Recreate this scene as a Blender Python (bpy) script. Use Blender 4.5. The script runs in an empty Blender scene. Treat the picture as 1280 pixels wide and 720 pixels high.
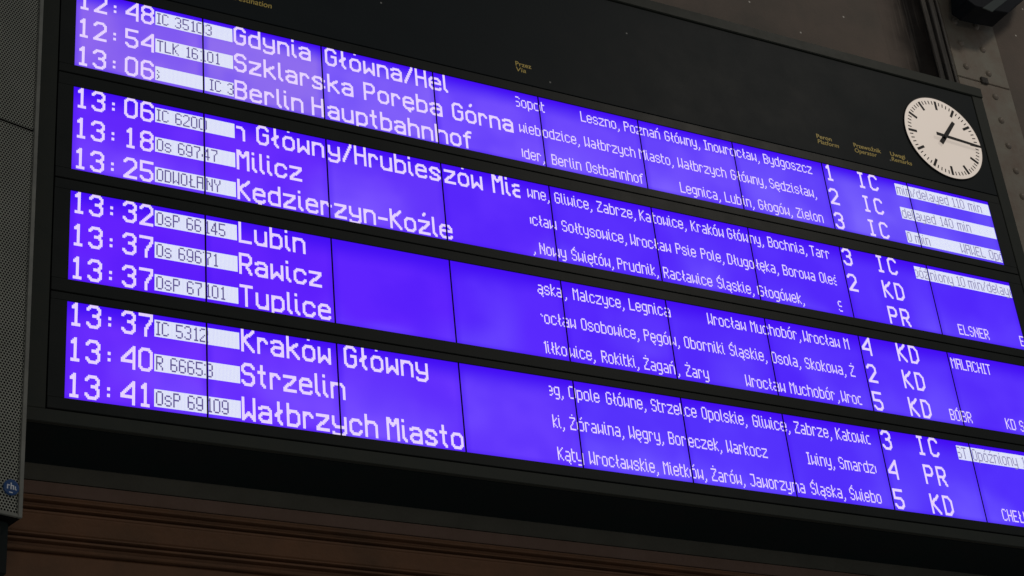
import bpy, bmesh, math, random
from mathutils import Vector, Matrix
random.seed(7)
S = 0.0066           # metres per display dot
Z0 = 7.55            # height of the top display row's upper edge
def P(u, v, w=0.0):  # board coordinates (dots right, dots down, dots into the wall) to world
    return Vector((u*S, w*S, Z0 - v*S))
scene = bpy.context.scene
# ---------------------------------------------------------------- camera
cam = bpy.data.objects.new('camera', bpy.data.cameras.new('camera'))
scene.collection.objects.link(cam)
scene.camera = cam
cam.data.sensor_width = 36.0
cam.data.lens = 36.0*2318.12/1280.0
cam.data.clip_end = 200
right = Vector((0.8832057, -0.4596617, -0.0930521)); down = Vector((0.1594629, 0.4809239, -0.8621391)); fwd = Vector((0.4410433, 0.7466078, 0.4980538))
M = Matrix((right, -down, -fwd)).transposed().to_4x4()
M.translation = P(-285.215, 902.298, -1064.356)
cam.matrix_world = M
# ---------------------------------------------------------------- light
world = bpy.data.worlds.new('World'); scene.world = world
world.use_nodes = True
bg = world.node_tree.nodes['Background']
bg.inputs['Color'].default_value = (0.92, 0.95, 1.0, 1); bg.inputs['Strength'].default_value = 0.108
def area_lamp(name, loc, target, size, energy, color):
    l = bpy.data.lights.new(name, 'AREA'); l.energy = energy; l.color = color
    l.shape = 'DISK'; l.size = size
    o = bpy.data.objects.new(name, l); scene.collection.objects.link(o)
    o.location = loc
    o.rotation_euler = (Vector(target)-Vector(loc)).to_track_quat('-Z', 'Y').to_euler()
    return o
area_lamp('hall_lamp', P(1150, -620, -700), P(700, 60, 0), 0.7, 45, (1.0, 0.90, 0.78))
area_lamp('hall_lamp_low', P(-300, 600, -1500), P(350, 380, 60), 1.6, 46, (1.0, 0.84, 0.66))  # added fill for speaker and cornice; no lamp stands there
scene.view_settings.view_transform = 'Standard'
scene.view_settings.look = 'None'
scene.view_settings.exposure = 0
scene.view_settings.gamma = 1
scene.cycles.filter_width = 1.5
# ---------------------------------------------------------------- dot matrix fonts
# dot-matrix glyphs as pen strokes; x then y per point (base 36)
SMALL = {  # caps rows 2-a, lower case rows 4-a, descenders b c, accents 0 1
'0':(5,"12 32 43 49 3a 1a 09 03 12"),'1':(4,"13 22 2a;1a 3a"),'2':(5,"03 12 32 43 45 09 0a 4a"),
'3':(5,"03 12 32 43 45 36 26;36 47 49 3a 1a 09"),'4':(5,"3a 32 07 08 48"),'5':(5,"42 02 06 36 47 49 3a 1a 09"),
'6':(5,"43 32 12 03 09 1a 3a 49 47 36 06"),'7':(5,"02 42 43 27 2a"),
'8':(5,"12 32 43 45 36 16 05 03 12;16 07 09 1a 3a 49 47 36"),'9':(5,"09 1a 3a 49 43 32 12 03 06 17 47"),
'A':(5,"0a 02 42 4a;06 46"),'B':(5,"02 0a 3a 49 47 36 06;02 32 43 45 36"),
'C':(5,"43 32 12 03 09 1a 3a 49"),'D':(5,"02 0a 3a 49 43 32 02"),'E':(5,"42 02 0a 4a;06 36"),
'G':(5,"43 32 12 03 09 1a 3a 49 46 26"),'H':(5,"02 0a;42 4a;06 46"),'I':(3,"02 22;12 1a;0a 2a"),
'J':(5,"12 42 49 3a 1a 09"),'K':(5,"02 0a;42 06;16 4a"),'L':(5,"02 0a 4a"),'Ł':(5,"12 1a 4a;07 25"),
'M':(5,"0a 02;4a 42;13 24 33"),'N':(5,"0a 02;4a 42;03 48"),'O':(5,"12 32 43 49 3a 1a 09 03 12"),
'Ó':(5,"12 32 43 49 3a 1a 09 03 12;21 30"),'P':(5,"0a 02 32 43 45 36 06"),'R':(5,"0a 02 32 43 45 36 06;26 4a"),
'S':(5,"43 32 12 03 05 16 36 47 49 3a 1a 09"),'Ś':(5,"43 32 12 03 05 16 36 47 49 3a 1a 09;21 30"),
'T':(5,"02 42;22 2a"),'W':(5,"02 0a 28 4a 42"),'Y':(5,"02 04 26 44 42;26 2a"),'Z':(5,"02 42 43 08 0a 4a"),
'Ż':(5,"02 42 43 08 0a 4a;20 20"),
'a':(5,"14 34 45 4a;47 17 08 09 1a 3a 49"),'ą':(5,"14 34 45 4a;47 17 08 09 1a 3a 49;3b 4c"),
'b':(5,"02 0a 3a 49 45 34 14 05"),'c':(5,"45 34 14 05 09 1a 3a 49"),'d':(5,"42 4a 1a 09 05 14 34 45"),
'e':(5,"07 47 45 34 14 05 09 1a 3a 49"),'ę':(5,"07 47 45 34 14 05 09 1a 3a 49;2b 3c"),
'f':(4,"32 22 13 1a;04 24"),'g':(5,"44 4b 3c 1c;34 14 05 08 19 39"),'h':(5,"02 0a;05 14 34 45 4a"),
'i':(2,"02 02;04 09 1a"),'k':(4,"02 0a;34 07 3a"),'l':(2,"02 09 1a"),'ł':(3,"12 19 2a;07 25"),
'm':(7,"04 0a;04 54 65 6a;34 3a"),'n':(5,"04 0a;05 14 34 45 4a"),'ń':(5,"04 0a;05 14 34 45 4a;22 31"),
'o':(5,"14 34 45 49 3a 1a 09 05 14"),'ó':(5,"14 34 45 49 3a 1a 09 05 14;22 31"),
'p':(5,"04 0c;05 14 34 45 49 3a 0a"),'r':(4,"04 0a;05 14 24 35"),
's':(5,"45 34 14 05 06 17 37 48 49 3a 1a 09"),'ś':(5,"45 34 14 05 06 17 37 48 49 3a 1a 09;22 31"),
't':(3,"02 09 1a 2a;04 24"),'u':(5,"04 09 1a 3a 49;44 4a"),'w':(5,"04 0a 28 4a 44"),
'y':(5,"04 08 19 49;44 4b 3c 1c"),'z':(5,"04 44 45 09 0a 4a"),'ź':(5,"04 44 45 09 0a 4a;22 31"),
'ż':(5,"04 44 45 09 0a 4a;22 22"),',':(2,"1a 1b 0c"),'.':(1,"0a 0a"),'-':(4,"07 37"),'/':(4,"32 33 09 0a"),':':(1,"05 05;09 09"),' ':(3,""),
}
BIG = {  # pen 2x2, caps rows 3-g, lower case 7-g, descenders to k
'0':(10,"23 63 85 8e 6g 2g 0e 05 23"),'1':(6,"05 23 2g;0g 4g"),'2':(10,"05 23 63 85 88 0g 8g"),
'3':(10,"05 23 63 85 87 69 49;69 8b 8e 6g 2g 0e"),'4':(10,"8g 83 0b 0c 8c"),'5':(10,"83 03 09 69 8b 8e 6g 2g 0e"),
'6':(10,"85 63 23 05 0e 2g 6g 8e 8b 69 09"),'7':(10,"03 83 86 4c 4g"),
'8':(10,"23 63 85 87 69 29 07 05 23;29 0b 0e 2g 6g 8e 8b 69"),':':(10,"49 49;4d 4d"),
'B':(10,"03 0g 6g 8e 8b 69 09;03 63 85 87 69"),'C':(10,"85 63 23 05 0e 2g 6g 8e"),'D':(10,"03 0g 5g 8d 86 53 03"),
'G':(10,"85 63 23 05 0e 2g 6g 8e 89 59"),'H':(10,"03 0g;83 8g;09 89"),'I':(6,"03 43;23 2g;0g 4g"),
'K':(10,"03 0g;83 19;2a 8g"),'L':(10,"03 0g 8g"),'M':(10,"0g 03;8g 83;13 47 73"),'P':(10,"0g 03 63 85 88 6a 0a"),
'R':(10,"0g 03 63 85 88 6a 0a;4a 8g"),'S':(10,"85 63 23 05 07 29 69 8b 8e 6g 2g 0e"),'T':(10,"03 83;43 4g"),
'W':(10,"03 0g 4c 8g 83"),
'a':(10,"08 27 67 89 8g;8b 2b 0d 0e 2g 6g 8e"),'b':(10,"03 0g 6g 8e 89 67 27 09"),'c':(10,"89 67 27 09 0e 2g 6g 8e"),
'd':(10,"83 8g 2g 0e 09 27 67 89"),'e':(10,"0b 8b 89 67 27 09 0e 2g 6g 8f"),'ę':(10,"0b 8b 89 67 27 09 0e 2g 6g 8f;4h 5i"),
'f':(8,"63 43 25 2g;07 57"),'h':(10,"03 0g;09 27 67 89 8g"),'i':(4,"03 03;07 0e 2g"),'k':(10,"03 0g;77 1b;3b 8g"),
'l':(4,"03 0e 2g"),'ł':(7,"23 2e 4g;0b 48"),'n':(10,"07 0g;09 27 67 89 8g"),
'ń':(10,"07 0g;09 27 67 89 8g;42 51"),'o':(10,"27 67 89 8e 6g 2g 0e 09 27"),'ó':(10,"27 67 89 8e 6g 2g 0e 09 27;42 51"),
'p':(10,"07 0i;09 27 67 89 8e 6g 0g"),'r':(8,"07 0g;09 27 47 69"),'s':(10,"89 67 27 09 2b 6c 8e 6g 2g 0f"),
't':(7,"23 2e 4g;07 47"),'u':(10,"07 0e 2g 6g 8e;87 8g"),'w':(10,"07 0g 4c 8g 87"),
'y':(10,"07 0b 2d 8d;87 8g 6i 2i 0h"),'z':(10,"07 87 88 0f 0g 8g"),'ź':(10,"07 87 88 0f 0g 8g;42 51"),
'-':(8,"0b 6b"),'/':(8,"63 0g"),' ':(5,""),
}
def raster(path,pen):
    d=set()
    for st in path.split(';'):
        pts=[(int(a[0],36),int(a[1],36)) for a in st.split()]
        for (x0,y0),(x1,y1) in zip(pts,pts[1:]):
            n=max(abs(x1-x0),abs(y1-y0),1)
            for i in range(n+1):
                x=int(round(x0+(x1-x0)*i/n));y=int(round(y0+(y1-y0)*i/n))
                for a in range(pen):
                    for b in range(pen): d.add((x+a,y+b))
    return d
# ---------------------------------------------------------------- materials
def mat(name, color, rough=0.5, metal=0.0, spec=0.5, noise=None, bump=None, flecks=None, streaks=None, emit=None, emit_strength=0.0):
    """noise=(scale, second colour, amount); bump=(scale, strength); flecks=(scale, size, colour); streaks=(colour, amount)"""
    m = bpy.data.materials.new(name); m.use_nodes = True
    nt = m.node_tree; N = nt.nodes; L = nt.links; b = N['Principled BSDF']
    b.inputs['Base Color'].default_value = (*color, 1)
    b.inputs['Roughness'].default_value = rough; b.inputs['Metallic'].default_value = metal
    b.inputs['Specular IOR Level'].default_value = spec
    tc = N.new('ShaderNodeTexCoord'); src = None
    if noise:
        n = N.new('ShaderNodeTexNoise'); n.inputs['Scale'].default_value = noise[0]; n.inputs['Detail'].default_value = 8
        n.inputs['Roughness'].default_value = 0.62
        L.new(tc.outputs['Object'], n.inputs['Vector'])
        r = N.new('ShaderNodeMapRange'); r.inputs[1].default_value = 0.35; r.inputs[2].default_value = 0.68
        r.inputs[3].default_value = 0; r.inputs[4].default_value = noise[2]
        L.new(n.outputs['Fac'], r.inputs[0])
        x = N.new('ShaderNodeMix'); x.data_type = 'RGBA'
        x.inputs[6].default_value = (*color, 1); x.inputs[7].default_value = (*noise[1], 1)
        L.new(r.outputs[0], x.inputs[0]); src = x.outputs[2]
        rr = N.new('ShaderNodeMapRange'); rr.inputs[3].default_value = rough*0.8; rr.inputs[4].default_value = min(1, rough*1.25)
        L.new(n.outputs['Fac'], rr.inputs[0]); L.new(rr.outputs[0], b.inputs['Roughness'])
    if streaks:
        mp = N.new('ShaderNodeMapping'); mp.inputs['Scale'].default_value = (streaks[2], streaks[2], streaks[2]*0.04)
        L.new(tc.outputs['Object'], mp.inputs['Vector'])
        n = N.new('ShaderNodeTexNoise'); n.inputs['Scale'].default_value = 1; n.inputs['Detail'].default_value = 5
        L.new(mp.outputs[0], n.inputs['Vector'])
        r = N.new('ShaderNodeMapRange'); r.inputs[1].default_value = 0.52; r.inputs[2].default_value = 0.75
        r.inputs[4].default_value = streaks[1]; L.new(n.outputs['Fac'], r.inputs[0])
        x = N.new('ShaderNodeMix'); x.data_type = 'RGBA'
        if src: L.new(src, x.inputs[6])
        else: x.inputs[6].default_value = (*color, 1)
        x.inputs[7].default_value = (*streaks[0], 1); L.new(r.outputs[0], x.inputs[0]); src = x.outputs[2]
    if flecks:
        v = N.new('ShaderNodeTexVoronoi'); v.voronoi_dimensions = '2D'; v.inputs['Scale'].default_value = flecks[0]
        sx = N.new('ShaderNodeSeparateXYZ'); cx = N.new('ShaderNodeCombineXYZ')
        L.new(tc.outputs['Object'], sx.inputs[0]); L.new(sx.outputs[0], cx.inputs[0]); L.new(sx.outputs[2], cx.inputs[1])
        L.new(cx.outputs[0], v.inputs['Vector'])
        c = N.new('ShaderNodeMath'); c.operation = 'LESS_THAN'; c.inputs[1].default_value = flecks[1]
        L.new(v.outputs['Distance'], c.inputs[0])
        x = N.new('ShaderNodeMix'); x.data_type = 'RGBA'
        if src: L.new(src, x.inputs[6])
        else: x.inputs[6].default_value = (*color, 1)
        x.inputs[7].default_value = (*flecks[2], 1); L.new(c.outputs[0], x.inputs[0]); src = x.outputs[2]
    if src: L.new(src, b.inputs['Base Color'])
    if bump:
        n = N.new('ShaderNodeTexNoise'); n.inputs['Scale'].default_value = bump[0]; n.inputs['Detail'].default_value = 6
        L.new(tc.outputs['Object'], n.inputs['Vector'])
        u = N.new('ShaderNodeBump'); u.inputs['Strength'].default_value = bump[1]; u.inputs['Distance'].default_value = 0.01
        L.new(n.outputs['Fac'], u.inputs['Height']); L.new(u.outputs[0], b.inputs['Normal'])
    if emit:
        b.inputs['Emission Color'].default_value = (*emit, 1); b.inputs['Emission Strength'].default_value = emit_strength
    return m

def screen_mat():
    """lit LCD panel: violet backlight, its lamps uneven, weaker along the panel rim; colour from the object colour"""
    m = bpy.data.materials.new('lit_display'); m.use_nodes = True
    nt = m.node_tree; N = nt.nodes; L = nt.links; b = N['Principled BSDF']
    b.inputs['Base Color'].default_value = (0.01, 0.005, 0.03, 1); b.inputs['Roughness'].default_value = 0.25
    b.inputs['Specular IOR Level'].default_value = 0.0
    oi = N.new('ShaderNodeObjectInfo'); tc = N.new('ShaderNodeTexCoord')
    sp = N.new('ShaderNodeSeparateXYZ'); L.new(tc.outputs['Generated'], sp.inputs[0])
    def rng(sock, a, bb, lo, hi):
        r = N.new('ShaderNodeMapRange'); r.interpolation_type = 'SMOOTHSTEP'
        r.inputs[1].default_value = a; r.inputs[2].default_value = bb; r.inputs[3].default_value = lo; r.inputs[4].default_value = hi
        L.new(sock, r.inputs[0]); return r.outputs[0]
    def mul(a, c):
        k = N.new('ShaderNodeMath'); k.operation = 'MULTIPLY'; L.new(a, k.inputs[0]); L.new(c, k.inputs[1]); return k.outputs[0]
    top = rng(sp.outputs['Z'], 0.72, 1.0, 1.0, 0.0)
    bot = rng(sp.outputs['Z'], 0.0, 0.06, 0.6, 1.0)
    lef = rng(sp.outputs['X'], 0.0, 0.06, 0.6, 1.0)
    rig = rng(sp.outputs['X'], 0.94, 1.0, 1.0, 0.75)
    nz = N.new('ShaderNodeTexNoise'); nz.inputs['Scale'].default_value = 3.2; nz.inputs['Detail'].default_value = 2
    L.new(tc.outputs['Object'], nz.inputs['Vector'])
    nn = rng(nz.outputs['Fac'], 0.35, 0.65, 0.72, 1.0)
    f = mul(mul(mul(mul(top, bot), lef), rig), nn)
    n2 = N.new('ShaderNodeTexNoise'); n2.inputs['Scale'].default_value = 1.9; n2.inputs['Detail'].default_value = 1
    mp = N.new('ShaderNodeMapping'); mp.inputs['Location'].default_value = (5, 3, 1.7)
    L.new(tc.outputs['Object'], mp.inputs[0]); L.new(mp.outputs[0], n2.inputs['Vector'])
    hot = mul(rng(n2.outputs['Fac'], 0.42, 0.68, 0.0, 1.0), rng(sp.outputs['Z'], 0.0, 0.8, 1.0, 0.15))
    bright = N.new('ShaderNodeMix'); bright.data_type = 'RGBA'; bright.blend_type = 'ADD'
    bright.inputs[7].default_value = (0.055, 0.05, 0.03, 1)
    L.new(oi.outputs['Color'], bright.inputs[6]); L.new(hot, bright.inputs[0])
    mx = N.new('ShaderNodeMix'); mx.data_type = 'RGBA'
    mx.inputs[6].default_value = (0.055, 0.004, 0.90, 1)
    L.new(bright.outputs[2], mx.inputs[7]); L.new(f, mx.inputs[0])
    L.new(mx.outputs[2], b.inputs['Emission Color']); b.inputs['Emission Strength'].default_value = 1.0
    return m

M = {}
M['screen'] = screen_mat()
M['dots'] = mat('lit_white_dots', (0.1, 0.1, 0.1), 0.5, emit=(0.80, 0.66, 1.0), emit_strength=1.0)
M['bar'] = mat('lit_pale_bar', (0.1, 0.1, 0.1), 0.5, emit=(0.74, 0.78, 0.93), emit_strength=1.0)
M['ink'] = mat('dark_dots', (0.02, 0.015, 0.05), 0.4, emit=(0.11, 0.085, 0.28), emit_strength=1.0)
M['faint'] = mat('grey_dots', (0.05, 0.05, 0.06), 0.4, emit=(0.22, 0.20, 0.40), emit_strength=1.0)
M['bezel'] = mat('black_powder_coat', (0.018, 0.022, 0.020), 0.45, spec=0.28, noise=(6, (0.027, 0.031, 0.027), 0.7), bump=(260, 0.05))
M['header'] = mat('black_header_sheet', (0.012, 0.018, 0.020), 0.55, spec=0.22, noise=(3, (0.019, 0.026, 0.028), 0.8), bump=(8, 0.02), flecks=(1.3, 0.0075, (0.35, 0.35, 0.33)))
M['frame'] = mat('dark_grey_frame', (0.036, 0.043, 0.035), 0.5, spec=0.28, noise=(9, (0.048, 0.052, 0.041), 0.6), bump=(120, 0.05))
M['under'] = mat('black_underside', (0.008, 0.018, 0.017), 0.7, spec=0.2, noise=(5, (0.016, 0.017, 0.016), 0.7))
M['joint'] = mat('dark_joint', (0.004, 0.004, 0.006), 0.8, spec=0.1)
M['yellow'] = mat('yellow_print', (0.95, 0.72, 0.18), 0.5)
M['dial'] = mat('clock_dial', (0.80, 0.74, 0.68), 0.45, noise=(5, (0.76, 0.68, 0.60), 0.5), emit=(1.0, 0.86, 0.74), emit_strength=0.44)
M['black'] = mat('black_paint', (0.008, 0.007, 0.007), 0.45)
M['wall'] = mat('brown_plaster', (0.235, 0.19, 0.16), 0.85, spec=0.2, noise=(1.6, (0.165, 0.15, 0.13), 0.9), bump=(45, 0.25), flecks=(2.4, 0.017, (0.8, 0.78, 0.7)))
M['wood'] = mat('brown_cornice', (0.225, 0.11, 0.055), 0.55, spec=0.35, noise=(3.0, (0.14, 0.08, 0.045), 0.9), bump=(35, 0.35))
M['woodband'] = mat('dusty_cornice_band', (0.21, 0.14, 0.11), 0.65, spec=0.3, noise=(4.0, (0.17, 0.11, 0.08), 0.8), bump=(60, 0.2))
M['greyband'] = mat('grey_wall_band', (0.10, 0.10, 0.08), 0.7, noise=(4.0, (0.07, 0.07, 0.055), 0.8), bump=(60, 0.2))
M['steel'] = mat('painted_steel', (0.34, 0.32, 0.26), 0.33, spec=0.4, noise=(5, (0.27, 0.205, 0.16), 0.9), bump=(30, 0.35), streaks=((0.34, 0.31, 0.27), 0.4, 30))
M['soot'] = mat('sooty_steel', (0.028, 0.027, 0.025), 0.6, noise=(7, (0.055, 0.046, 0.038), 0.8), bump=(25, 0.4), streaks=((0.22, 0.20, 0.17), 0.6, 55))  # dark steel with noise and pale vertical streaks
M['sootwall'] = mat('sooty_plate', (0.06, 0.052, 0.046), 0.85, spec=0.2, noise=(6, (0.035, 0.03, 0.028), 0.8), bump=(40, 0.3), streaks=((0.25, 0.22, 0.19), 0.5, 60))  # soft shade beside the pillar, put into the colour
M['grille'] = mat('grey_perforated_sheet', (0.37, 0.39, 0.335), 0.5, metal=0.2, noise=(3, (0.27, 0.29, 0.24), 0.8))
M['grillerim'] = mat('grey_grille_rim', (0.27, 0.28, 0.24), 0.45, metal=0.2, noise=(5, (0.14, 0.145, 0.13), 0.8))
M['cone'] = mat('speaker_inside', (0.006, 0.006, 0.006), 0.9, spec=0.1)
M['badge'] = mat('blue_badge', (0.012, 0.075, 0.24), 0.3)
M['white'] = mat('white_print', (0.8, 0.85, 0.9), 0.4)
M['lampbody'] = mat('black_lamp_housing', (0.006, 0.009, 0.014), 0.6, spec=0.2, noise=(8, (0.02, 0.022, 0.028), 0.7))
M['glass'] = mat('dark_lamp_glass', (0.06, 0.075, 0.07), 0.12, spec=0.8)

def shade_fade():
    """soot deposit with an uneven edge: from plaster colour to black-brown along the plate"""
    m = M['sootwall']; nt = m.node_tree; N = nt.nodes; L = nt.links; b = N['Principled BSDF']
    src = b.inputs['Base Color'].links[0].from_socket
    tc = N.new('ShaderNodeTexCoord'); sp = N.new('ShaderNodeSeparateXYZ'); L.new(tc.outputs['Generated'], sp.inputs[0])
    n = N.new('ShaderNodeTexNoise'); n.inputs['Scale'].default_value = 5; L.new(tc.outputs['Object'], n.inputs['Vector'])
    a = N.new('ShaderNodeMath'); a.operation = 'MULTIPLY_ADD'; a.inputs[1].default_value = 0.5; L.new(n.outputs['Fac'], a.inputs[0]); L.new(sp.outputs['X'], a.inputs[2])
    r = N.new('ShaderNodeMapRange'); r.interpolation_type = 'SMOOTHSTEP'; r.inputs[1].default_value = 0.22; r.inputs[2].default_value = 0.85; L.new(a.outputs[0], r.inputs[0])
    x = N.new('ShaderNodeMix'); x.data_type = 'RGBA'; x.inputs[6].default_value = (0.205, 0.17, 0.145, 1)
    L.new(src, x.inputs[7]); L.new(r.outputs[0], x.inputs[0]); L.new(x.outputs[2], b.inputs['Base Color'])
shade_fade()

# ---------------------------------------------------------------- mesh helpers
C = scene.collection
def thing(name, label, cat, loc, group=None):
    o = bpy.data.objects.new(name, None); C.objects.link(o)
    o.empty_display_size = 0.1; o.location = loc
    o['label'] = label; o['category'] = cat
    if group: o['group'] = group
    return o
def obj(name, bm, m, root, parent=None, smooth=False):
    """bm is in world coordinates; root is the thing (moved by its location only)"""
    me = bpy.data.meshes.new(name)
    bmesh.ops.translate(bm, verts=bm.verts, vec=-root.location)
    if smooth:
        for f in bm.faces: f.smooth = True
    bm.to_mesh(me); bm.free()
    me.materials.append(m)
    o = bpy.data.objects.new(name, me); C.objects.link(o); o.parent = parent or root
    return o
def box(bm, u0, u1, v0, v1, w0, w1, bev=0.0):
    """block between board coordinates"""
    vs = []
    for u in (u0, u1):
        for w in (w0, w1):
            for v in (v1, v0): vs.append(bm.verts.new(P(u, v, w)))
    idx = [(0,1,3,2), (4,6,7,5), (0,4,5,1), (2,3,7,6), (0,2,6,4), (1,5,7,3)]
    fs = [bm.faces.new([vs[i] for i in f]) for f in idx]
    if bev:
        es = list({e for f in fs for e in f.edges})
        bmesh.ops.bevel(bm, geom=es, offset=bev*S, segments=2, affect='EDGES', clamp_overlap=True)
def quad(bm, u0, u1, v0, v1, w):
    bm.faces.new([bm.verts.new(P(*c, w)) for c in ((u0, v1), (u1, v1), (u1, v0), (u0, v0))])
def disc(bm, u, v, w0, w1, r, n=48, dome=0.0):
    """flat round plate facing the viewer, front at w0"""
    a = [bm.verts.new(P(u+r*math.cos(2*math.pi*i/n), v+r*math.sin(2*math.pi*i/n), w0)) for i in range(n)]
    b = [bm.verts.new(P(u+r*math.cos(2*math.pi*i/n), v+r*math.sin(2*math.pi*i/n), w1)) for i in range(n)]
    bm.faces.new(a)
    for i in range(n): bm.faces.new((a[i], a[(i+1) % n], b[(i+1) % n], b[i]))
def extrude_profile(bm, prof, u0, u1):
    """(v, w) section swept along the board direction"""
    a = [bm.verts.new(P(u0, v, w)) for v, w in prof]; b = [bm.verts.new(P(u1, v, w)) for v, w in prof]
    for i in range(len(prof)-1): bm.faces.new((a[i], a[i+1], b[i+1], b[i]))
def prism(bm, pts, w0, w1, bev=0.0):
    a = [bm.verts.new(P(u, v, w0)) for u, v in pts]; b = [bm.verts.new(P(u, v, w1)) for u, v in pts]
    n = len(pts); fs = [bm.faces.new(a), bm.faces.new(b[::-1])]
    for i in range(n): fs.append(bm.faces.new((a[i], b[i], b[(i+1) % n], a[(i+1) % n])))
    bmesh.ops.recalc_face_normals(bm, faces=fs)
    if bev:
        es = list({e for f in fs for e in f.edges})
        bmesh.ops.bevel(bm, geom=es, offset=bev*S, segments=2, affect='EDGES', clamp_overlap=True)

# ---------------------------------------------------------------- wall and cornice
wall = thing('station_wall', 'brown plastered wall with a moulded cornice behind the departure board', 'wall', P(450, 620, 62))
bm = bmesh.new(); box(bm, -420, 1500, -420, 355.5, 62, 80); obj('plaster_wall', bm, M['wall'], wall)
def cornice(name, prof, m):
    bm = bmesh.new(); extrude_profile(bm, prof, -420, 1500); return obj(name, bm, m, wall)
cornice('band', [(355.5, 62), (369.0, 62.2), (369.0, 66)], M['greyband'])
cornice('band', [(370.2, 66), (370.2, 61.2), (379.0, 61.2), (379.4, 61.6), (379.4, 68)], M['woodband'])
cornice('groove', [(369.0, 66), (370.2, 66)], M['joint'])
cornice('moulding', [(379.4, 68), (380.7, 68), (380.7, 60.2), (381.2, 60.4), (382.6, 60.2), (383.4, 61), (383.8, 66), (386.9, 67), (387.5, 61),
                           (388.2, 60.4), (389.0, 60.4), (389.4, 66), (391.7, 66), (391.8, 60.0), (392.9, 60.4), (393.3, 61.6), (394, 62)], M['wood'])
cornice('frieze', [(394, 62), (405.5, 62), (406.6, 61.4), (407.4, 60.4)], M['wood'])
cornice('moulding', [(407.4, 60.4), (408.2, 60.6), (408.6, 66), (410.9, 66.5), (411.0, 60.8), (412.2, 61.0), (412.6, 66), (416.3, 67), (416.6, 60.8),
                           (417.4, 59.6), (418.6, 59.4), (419.2, 60.4), (419.4, 66), (421.6, 66), (421.8, 61.8)], M['wood'])
cornice('wall_panel', [(421.8, 61.8), (620, 61.8)], M['wood'])

# ---------------------------------------------------------------- riveted pillar
pillar = thing('steel_pillar', 'riveted grey brown steel pillar rising behind the right end of the board', 'pillar', P(973, 620, 60))
bm = bmesh.new()
box(bm, 937, 1008.5, -420, -203.8, 54, 61, 0.6); box(bm, 937, 1008.5, -202.8, 620, 54, 61, 0.6)
obj('flange', bm, M['steel'], pillar)
bm = bmesh.new(); box(bm, 966, 998, -420, 620, 61, 61.9); obj('web', bm, M['soot'], pillar)
bm = bmesh.new(); box(bm, 893, 917, -420, -139.6, 36, 38, 0.5); box(bm, 900, 903, -420, -139.6, 32.5, 35.9, 0.4); box(bm, 911, 914, -420, -139.6, 33.5, 35.9, 0.4); box(bm, 915, 936.5, -420, -139.6, 54.5, 56, 0.3)
obj('angle_iron', bm, M['soot'], pillar)
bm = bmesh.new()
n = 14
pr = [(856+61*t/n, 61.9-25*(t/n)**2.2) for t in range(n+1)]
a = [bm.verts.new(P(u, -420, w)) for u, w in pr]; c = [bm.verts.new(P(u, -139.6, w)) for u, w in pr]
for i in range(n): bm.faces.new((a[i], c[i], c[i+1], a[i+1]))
obj('cove_plate', bm, M['sootwall'], pillar, smooth=True)  # added plate, curved so the wall darkens toward the pillar
rivet0 = None
for v in [-249 + 30.8*i for i in range(-5, 14)]:
    for u in (953, 983):
        if rivet0 is None:
            bm = bmesh.new()
            bmesh.ops.create_uvsphere(bm, u_segments=16, v_segments=10, radius=3.9*S, matrix=Matrix.Translation(Vector((0, 0, 0))))
            bmesh.ops.scale(bm, verts=bm.verts, vec=(1, 0.75, 1))
            bmesh.ops.delete(bm, geom=[x for x in bm.verts if x.co.y > 0.2*S], context='VERTS')
            me = bpy.data.meshes.new('rivet')
            for f in bm.faces: f.smooth = True
            bm.to_mesh(me); bm.free(); me.materials.append(M['steel'])
            rivet0 = bpy.data.objects.new('rivet', me); o = rivet0
        else: o = rivet0.copy()
        C.objects.link(o); o.parent = pillar
        o.location = P(u+random.uniform(-0.8, 0.8), v+random.uniform(-1, 1), 54.0) - pillar.location
# a small rusty clip on the joint of the pillar plates
bm = bmesh.new(); box(bm, 968, 977, -209, -201, 51.5, 54, 0.5); obj('joint_clip', bm, M['soot'], pillar)

# ---------------------------------------------------------------- the board
board = thing('departure_board', 'long black departure board with four rows of lit violet displays showing train times', 'departure board', P(438, 357.5, 31))
bm = bmesh.new(); box(bm, -30, 902.5, -139, 357.5, 3.2, 61.6, 0.8); obj('housing', bm, M['under'], board)
GR = [-9.6, 77.9, 168.8, 259.6, 347.6]      # joints between the sheets
GL, GRT, GT = -12.0, 888.5, -127.0
bm = bmesh.new()
box(bm, -30, GL-0.5, GT-0.5, 347.6+0.5, -0.9, 3.1, 0.35)
box(bm, GRT+0.6, 902.5, GT-0.5, 347.6+0.5, -0.9, 3.1, 0.35)
box(bm, -30, 902.5, -139, GT-0.6, -2.2, 3.1, 0.5)
box(bm, -30, 902.5, 348.2, 357.5, -0.9, 3.1, 0.35)
obj('outer_frame', bm, M['frame'], board)
bm = bmesh.new(); box(bm, GL+0.3, GRT-0.3, GT+0.5, GR[0]-0.5, -0.6, 3.1, 0.3)
header = obj('header_panel', bm, M['header'], board)
# dark gaskets seen in the joints
bm = bmesh.new(); box(bm, GL-1, GRT+1, GT-1, 349, 2.2, 3.15); obj('gasket', bm, M['joint'], board)

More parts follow.
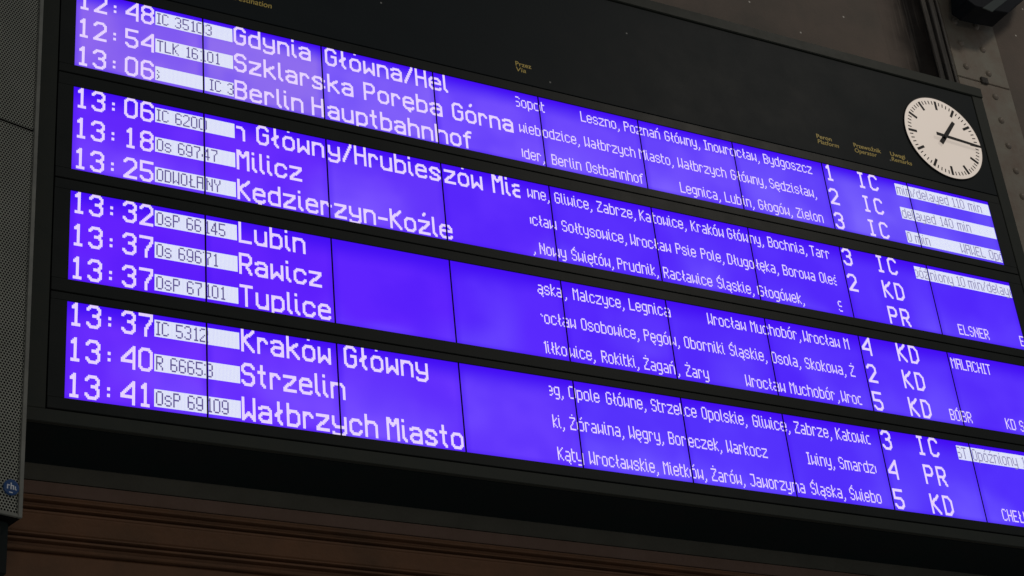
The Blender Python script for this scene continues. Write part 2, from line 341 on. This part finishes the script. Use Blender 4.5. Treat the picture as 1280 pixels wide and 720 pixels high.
VT = [0.0, 88.751, 177.662, 266.072]; VB = [69.896, 159.766, 249.131, 338.536]
MOD = 97.0
def row_text(r):
    """all dots and bars of one row: lists of (u, v0, v1, kind)"""
    return ROWS[r]
FONTS = {'s': (SMALL, 1, 1), 'b': (BIG, 2, 2)}
def put(cols, text, font, line, u0, u1=None, clip=None, kind='text', adv=None):
    F, pen, gap = FONTS[font]
    widths = [F[c][0]+gap for c in text]
    if adv: widths = [adv.get(c, adv['*']) for c in text]
    nat = sum(widths)-gap
    ns = text.count(' ')
    extra = 0
    if u0 is None: u0 = u1-nat
    elif u1 is not None: extra = (u1-u0)-nat
    top = 22.2*line + (0 if font == 'b' else 2) - (3 if font == 'b' else 0)
    x = 0; k = 0
    for c, w in zip(text, widths):
        if c == ' ' and ns: 
            k += 1; x += w + round(extra*k/ns) - round(extra*(k-1)/ns); continue
        by = {}
        for a, b in raster(F[c][1], pen): by.setdefault(a, []).append(b)
        for a, bs in by.items():
            u = u0+x+a
            if clip and (u < clip[0]-0.3 or u > clip[1]-0.7): continue
            bs.sort(); s = bs[0]; p = s
            for b in bs[1:]+[None]:
                if b is None or b != p+1:
                    cols.append((u, top+s, top+p+1, kind, line)); s = b
                p = b
        x += w
def bar(cols, line, u0, u1):
    top = 22.2*line
    n = int(round(u1-u0))
    for i in range(n): cols.append((u0+i, top+3, top+14, 'bar', line))

TIMES = [['12:48', '12:54', '13:06'], ['13:06', '13:18', '13:25'], ['13:32', '13:37', '13:37'], ['13:37', '13:40', '13:41']]
LABELS = [['IC 35103', 'TLK 16101', None], ['IC 6200', 'Os 69747', 'ODWOŁANY'], ['OsP 66145', 'Os 69671', 'OsP 67101'], ['IC 5312', 'R 66653', 'OsP 69109']]
DEST = [[('Gdynia Główna/Hel', 121.3, 302.8), ('Szklarska Poręba Górna', 121.2, 361.2), ('Berlin Hauptbahnhof', 121.1, 321.3)],
        [('n Główny/Hrubieszów Miasto', 118.6, None), ('Milicz', 121.4, None), ('Kędzierzyn-Koźle', 121.4, None)],
        [('Lubin', 121.6, None), ('Rawicz', 121.4, None), ('Tuplice', 121.4, None)],
        [('Kraków Główny', 121.6, 265.5), ('Strzelin', 121.2, None), ('Wałbrzych Miasto', 121.0, 290.3)]]
VIA = [[[('Sopot', None, 392.5), ('Leszno, Poznań Główny, Inowrocław, Bydgoszcz', 427.5, 666.3)],
        [('wiebodzice, Wałbrzych Miasto, Wałbrzych Główny, Sędzisław,', 366.9, 666.2)],
        [('Oder,', 362.7, None), ('Berlin Ostbahnhof', 393.4, 482.0), ('Legnica, Lubin, Głogów, Zielon', 518, 667.7)]],
       [[('wne, Gliwice, Zabrze, Katowice, Kraków Główny, Bochnia, Tarr', 367.5, 666.5)],
        [('ocław Sołtysowice, Wrocław Psie Pole, Długołęka, Borowa Oleś', 363.0, 669.5)],
        [(', Nowy Świętów, Prudnik, Racławice Śląskie, Głogówek,', 366.8, 628), ('S', 664.5, None)]],
       [[('ąska, Malczyce, Legnica', 366.4, 487.6), ('Wrocław Muchobór', 523.6, None), (',', 614.1, None), ('Wrocław M', 619.2, None)],
        [('rocław Osobowice, Pęgów, Oborniki Śląskie, Osola, Skokowa, Ż', 364.5, 667.7)],
        [('Miłkowice, Rokitki, Żagań, Żary', 363.5, 515.4), ('Wrocław Muchobór', 551.6, None), (',', 642.6, None), ('Wrocł', 647.3, None)]],
       [[('eg, Opole Główne, Strzelce Opolskie, Gliwice, Zabrze, Katowic', 364.5, 670)],
        [('ki, Żórawina, Węgry, Boreczek, Warkocz', 366.4, 560.9), ('Iwiny, Smardzów', 598.5, None)],
        [('Kąty Wrocławskie, Mietków, Żarów, Jaworzyna Śląska, Świebo', 367.5, 667.1)]]]
PLAT = [['1', '2', '3'], ['3', '2', ''], ['4', '2', '5'], ['3', '4', '5']]
OPER = [['IC', 'IC', 'IC'], ['IC', 'KD', 'PR'], ['KD', 'KD', 'KD'], ['IC', 'PR', 'KD']]
NOTE = [[(True, [('min/delayed 110 min', 762.3, 862)]), (True, [('delayed 140 min', 762.1, 841.7)]), (True, [('0 min', 761.9, 787), ('WAWEL Opó', 823.3, None)])],
        [(True, [('późniony 10 min/delayed', 759.5, 882)]), (False, []), (False, [('ELSNER', 796, None), ('ELSNER', 868, None)])],
        [(False, [('MALACHIT', 777.5, None)]), (False, []), (False, [('BÓBR', 763.1, None), ('KD S', 824.6, None)])],
        [(True, [('ST Opóźniony 15 min', 760.5, None)]), (False, []), (False, [('CHEŁM', 794.3, None)])]]
ROWS = []
for r in range(4):
    cols = []
    for k in range(3):
        for i, ch in enumerate(TIMES[r][k]):
            put(cols, ch, 'b', k, 0.2+12*i+(3 if ch == '1' else 0 if ch == ':' else 1))
        bar(cols, k, 60.3, 120.3)
        lab = LABELS[r][k]
        if lab: put(cols, lab, 's', k, 61.5, clip=(60, 120), kind='ink')
        else:
            put(cols, 's', 's', k, 58.5, clip=(61, 120), kind='ink'); put(cols, 'IC 35', 's', k, 101.3, clip=(60, 120), kind='ink')
        t, a, b = DEST[r][k]; put(cols, t, 'b', k, a, b, clip=(121, 361))
        for t, a, b in VIA[r][k]: put(cols, t, 's', k, a, b, clip=(366.5, 668.5))
        if PLAT[r][k]: put(cols, PLAT[r][k], 'b', k, 682.3 if PLAT[r][k] == '1' else 680)
        t = OPER[r][k]; put(cols, t, 'b', k, 718.6, adv={'I': 12, '*': 13.6})
        isbar, items = NOTE[r][k]
        if isbar: bar(cols, k, 761.3, 872.3)
        for t, a, b in items: put(cols, t, 's', k, a, b, clip=(761.6, 872.8), kind='faint' if isbar else 'text')
    ROWS.append(cols)

# colour of every panel, left to right (linear); top row's glare painted in
TINT = [[(0.27, 0.135, 0.86), (0.27, 0.15, 0.86), (0.22, 0.115, 0.95), (0.17, 0.075, 0.98), (0.16, 0.07, 0.98), (0.16, 0.075, 0.98), (0.14, 0.07, 0.97), (0.15, 0.085, 0.96), (0.13, 0.07, 0.96)],
        [(0.145, 0.025, 0.98), (0.14, 0.025, 0.98), (0.15, 0.045, 0.98), (0.11, 0.025, 0.98), (0.10, 0.028, 0.98), (0.10, 0.028, 0.98), (0.095, 0.028, 0.98), (0.095, 0.03, 0.98), (0.09, 0.026, 0.98)],
        [(0.125, 0.015, 0.98), (0.12, 0.016, 0.98), (0.11, 0.017, 0.98), (0.10, 0.022, 0.98), (0.095, 0.023, 0.98), (0.095, 0.028, 0.98), (0.09, 0.026, 0.98), (0.095, 0.03, 0.98), (0.10, 0.032, 0.98)],
        [(0.155, 0.028, 0.99), (0.145, 0.03, 0.99), (0.135, 0.032, 0.99), (0.135, 0.045, 0.99), (0.105, 0.042, 0.99), (0.10, 0.04, 0.99), (0.095, 0.036, 0.98), (0.09, 0.034, 0.98), (0.085, 0.03, 0.98)]]
for r in range(4):
    v0, v1 = VT[r], VB[r]; dv = (v1-v0)/60.6
    # bezel ring round this row
    bm = bmesh.new()
    gt, gb = GR[r]+0.5, GR[r+1]-0.5
    box(bm, GL+0.5, GRT-0.5, gt, v0-0.1, -0.8, 2.9, 0.3)
    box(bm, GL+0.5, GRT-0.5, v1+0.1, gb, -0.8, 2.9, 0.3)
    box(bm, GL+0.5, -0.3, v0-0.05, v1+0.05, -0.78, 2.9)
    box(bm, 873.3, GRT-0.5, v0-0.05, v1+0.05, -0.78, 2.9)
    obj('row_bezel', bm, M['bezel'], board)
    for m in range(9):
        a, b = m*MOD+(0.62 if m else -0.2), (m+1)*MOD-(0.62 if m < 8 else -0.2)
        bm = bmesh.new(); box(bm, a, b, v0, v1, 0, 2.0)
        scr = obj('display_screen', bm, M['screen'], board)
        scr.color = (*TINT[r][m], 1)
        if m:
            bm = bmesh.new(); box(bm, m*MOD-0.6, m*MOD+0.6, v0, v1, -0.05, 2.0); obj('panel_seam', bm, M['joint'], board)
        groups = {(kd, ln): bmesh.new() for kd in ('text', 'bar', 'ink', 'faint') for ln in range(3)}
        for u, y0, y1, kind, line in ROWS[r]:
            if not (m*MOD <= u+0.5 < (m+1)*MOD or (m == 8 and u > 8*MOD)): continue
            k = (b-a)/MOD                      # the dot grid stops at each panel's edge and goes on beyond the seam
            e = 0.04 if kind != 'ink' else -0.03
            ua, ub = a+(u-m*MOD+e)*k, a+(u-m*MOD+0.98)*k
            ua, ub = max(ua, a), min(ub, b)
            ya, yb = max(v0+y0*dv, v0+0.1), min(v0+y1*dv, v1-0.1)
            if yb <= ya or ub-ua < 0.05: continue
            quad(groups[kind, line], ua, ub, ya, yb, {'text': -0.12, 'bar': -0.12, 'ink': -0.26, 'faint': -0.26}[kind])
        for kind, nm, mt in (('text', 'lettering', 'dots'), ('bar', 'label_bar', 'bar'), ('ink', 'label_lettering', 'ink'), ('faint', 'label_lettering', 'faint')):
            for line in range(3):
                if groups[kind, line].faces: obj(nm, groups[kind, line], M[mt], board, parent=scr)
                else: groups[kind, line].free()

# printed column headings
def heading(name, text, u, v, height, width=None, shear=0.0, bold=0.0):
    cu = bpy.data.curves.new(name, 'FONT'); cu.body = text; cu.size = 1.0; cu.shear = shear; cu.offset = bold
    t = bpy.data.objects.new('tmp', cu); C.objects.link(t)
    bpy.context.view_layer.update()
    me = bpy.data.meshes.new_from_object(t.evaluated_get(bpy.context.evaluated_depsgraph_get()))
    bpy.data.objects.remove(t)
    xs = [p.co.x for p in me.vertices]; x0, x1 = min(xs), max(xs)
    k = height*S/0.70; kx = width*S/(x1-x0) if width else k
    base = P(u, v, -0.72) - board.location
    for p in me.vertices:
        p.co = Vector((base.x+(p.co.x-x0)*kx, base.y, base.z+p.co.y*k))
    me.materials.append(M['yellow']); me.name = name
    o = bpy.data.objects.new(name, me); C.objects.link(o); o.parent = header
    return o
for top, bottom, u, wt, wb in (('Kierunek', 'Destination', 121.0, 25, 32.5), ('Przez', 'Via', 369.8, 15, 9.4), ('Peron', 'Platform', 679.5, 17, 24),
                               ('Przewoźnik', 'Operator', 721.5, 31.5, 25.5), ('Uwagi', 'Remarks', 764.0, 17.2, 24)):
    heading('heading', top, u, -27.6 if u > 200 else -33.0, 4.6, wt, 0, 0.014)
    heading('heading', bottom, u, -21.8 if u > 200 else -25.5, 4.6 if u > 200 else 5.4, wb, 0.14, 0.008)

# ---------------------------------------------------------------- clock
CU, CV, CR = 836.0, -64.0, 45.8
clock = thing('station_clock', "round white clock with black hands on the board's upper right corner", 'clock', P(CU, CV, -0.6))
bm = bmesh.new(); disc(bm, CU, CV, -1.6, -0.65, CR, 96); obj('dial', bm, M['dial'], clock)
bm = bmesh.new()
n = 96
for i in range(n):
    a0, a1 = 2*math.pi*i/n, 2*math.pi*(i+1)/n
    def pt(r, a, w): return bm.verts.new(P(CU+r*math.cos(a), CV+r*math.sin(a), w))
    for (r0, w0, r1, w1) in ((CR+0.05, -1.4, CR+0.3, -2.0), (CR+0.3, -2.0, CR+0.9, -2.0), (CR+0.9, -2.0, CR+1.1, -0.62)):
        bm.faces.new((pt(r0, a0, w0), pt(r0, a1, w0), pt(r1, a1, w1), pt(r1, a0, w1)))
obj('rim', bm, M['black'], clock)
def hand(bm, ang, l0, l1, h0, h1, w0, w1):
    c, s = math.sin(ang), -math.cos(ang)      # along the hand in (u, v)
    q = [(l0, -h0), (l0, h0), (l1, h1), (l1, -h1)]
    prism(bm, [(CU+c*a-s*b, CV+s*a+c*b) for a, b in q], w0, w1)
bm = bmesh.new()
for i in range(60):
    a = 2*math.pi*i/60
    if i % 5 == 0: hand(bm, a, 32.5, 42.6, 1.35, 1.35, -1.85, -1.65)
    else: hand(bm, a, 38.2, 42.2, 0.5, 0.5, -1.85, -1.65)
obj('minute_marks', bm, M['black'], clock)
bm = bmesh.new(); hand(bm, math.radians(37.8), -10.5, 25.5, 2.4, 1.9, -3.9, -3.3); obj('hour_hand', bm, M['black'], clock)
bm = bmesh.new(); hand(bm, math.radians(93.8), -11, 42.5, 1.7, 1.2, -5.1, -4.6); obj('minute_hand', bm, M['black'], clock)
bm = bmesh.new(); disc(bm, CU, CV, -5.6, -1.7, 2.2, 24); obj('hub', bm, M['black'], clock)

# ---------------------------------------------------------------- loudspeaker column
SP = P(-34, 443.5, -40)
speaker = thing('column_loudspeaker', 'tall grey perforated column loudspeaker with a round blue badge left of the board', 'loudspeaker', SP)
speaker.rotation_euler = (0, 0, math.radians(15))
def lbox(bm, x0, x1, y0, y1, z0, z1, bev=0.0):
    """block in the loudspeaker's own axes, in dots: x right, y back, z up"""
    vs = [bm.verts.new(Vector((x, y, z))*S) for x in (x0, x1) for y in (y0, y1) for z in (z0, z1)]
    fs = [bm.faces.new([vs[i] for i in f]) for f in [(0,1,3,2), (4,6,7,5), (0,4,5,1), (2,3,7,6), (0,2,6,4), (1,5,7,3)]]
    if bev: bmesh.ops.bevel(bm, geom=list({e for f in fs for e in f.edges}), offset=bev*S, segments=2, affect='EDGES')
def lobj(name, bm, m, parent=None):
    me = bpy.data.meshes.new(name); bm.to_mesh(me); bm.free(); me.materials.append(m)
    o = bpy.data.objects.new(name, me); C.objects.link(o); o.parent = parent or speaker; return o
HT = 560
bm = bmesh.new(); lbox(bm, -64, 0, 1.6, 42, 0, HT, 0.6); lobj('cabinet', bm, M['cone'])
bm = bmesh.new()
lbox(bm, -3.0, 0, -0.5, 1.5, 0, HT, 0.3); lbox(bm, -64, -61, -0.5, 1.5, 0, HT, 0.3)
lbox(bm, -61, -3.0, -0.45, 1.5, 0, 2.4, 0.3); lbox(bm, -61, -3, -0.45, 1.5, HT-2.4, HT, 0.3)
lobj('rim', bm, M['grillerim'])
def perforated(z0, z1):
    bm = bmesh.new(); pw = 2.1; ph = pw*math.sqrt(3)/2
    nrow = int((z1-z0)/ph); ncol = int(58/pw)
    cache = {}
    def V(x, z):
        k = (round(x*50), round(z*50))
        if k not in cache: cache[k] = bm.verts.new(Vector((x, 0, z))*S)
        return cache[k]
    R1 = pw/math.sqrt(3); R2 = pw*0.385
    for j in range(nrow):
        for i in range(ncol):
            cx = -61.0+pw*(i+0.5)+(pw/2 if j % 2 else 0); cz = z0+ph*(j+0.5)
            o = [V(cx+R1*math.cos(math.radians(30+60*k)), cz+R1*math.sin(math.radians(30+60*k))) for k in range(6)]
            h = [bm.verts.new(Vector((cx+R2*math.cos(math.radians(30+60*k)), 0, cz+R2*math.sin(math.radians(30+60*k))))*S) for k in range(6)]
            for k in range(6):
                try: bm.faces.new((o[k], o[(k+1) % 6], h[(k+1) % 6], h[k]))
                except ValueError: pass
    lobj('grille', bm, M['grille'])
perforated(2.2, 280.0); perforated(280.5, HT-2.2)
bx, bz = -8.5, 17.8
bm = bmesh.new()
ring = lambda y, r: [bm.verts.new(Vector((bx+r*math.cos(2*math.pi*i/32), y, bz+r*math.sin(2*math.pi*i/32)))*S) for i in range(32)]
a = ring(-1.5, 4.6); b = ring(-1.3, 5.0); c = ring(0.1, 5.0); bm.faces.new(a[::-1])
for p, q in ((a, b), (b, c)):
    for i in range(32): bm.faces.new((p[i], p[(i+1) % 32], q[(i+1) % 32], q[i]))
badge = lobj('badge', bm, M['badge'])
bm = bmesh.new()
def glyph(cells, x, z, k):
    for dx, dz, w, h in cells: lbox(bm, x+dx*k, x+(dx+w)*k, -1.75, -1.52, z+dz*k, z+(dz+h)*k)
glyph([(0, 0, 1, 4), (1, 3, 1.4, 1), (3.2, 0, 1, 6), (4.2, 3, 1.2, 1), (5.4, 0, 1, 4), (7.2, 0, 0.9, 3.4), (7.2, 0, 1.8, .8)], bx-3.2, bz-1.6, 0.72)
glyph([(2.2, -3.2, 3.2, 0.9)], bx-3.2, bz-1.6, 0.72)
lobj('badge_lettering', bm, M['white'], badge)
bm = bmesh.new(); lbox(bm, -26, -4, 8, 40, -34, -0.2, 1.0); lbox(bm, -22, -12, 2, 8, -20, -6, 1.0); lobj('bracket', bm, M['under'])
bm = bmesh.new(); lbox(bm, -17.5, -14.5, 0.6, 2, -15, -12, 0.4); lobj('bracket_bolt', bm, M['grillerim'])

# ---------------------------------------------------------------- floodlight above the pillar
flood = thing('floodlight', 'black box floodlight mounted in front of the steel pillar', 'floodlight', P(955, -240, 10))
bm = bmesh.new(); prism(bm, [(942.7, -318.3), (931.4, -268.8), (941.7, -263.2), (960.5, -264.2), (986.5, -267.2), (1052.4, -326.4), (1071.5, -362.5), (930, -360)], 10, 36, 0.5)
obj('housing', bm, M['lampbody'], flood)
bm = bmesh.new(); prism(bm, [(949.1, -262.0), (961.6, -260.3), (993.6, -287.7), (989.2, -295.0)], 8.6, 9.8, 0.4); obj('lamp_glass', bm, M['glass'], flood)
bm = bmesh.new(); box(bm, 965, 977, -330, -285, 36.2, 53.8, 0.8); obj('bracket', bm, M['lampbody'], flood)
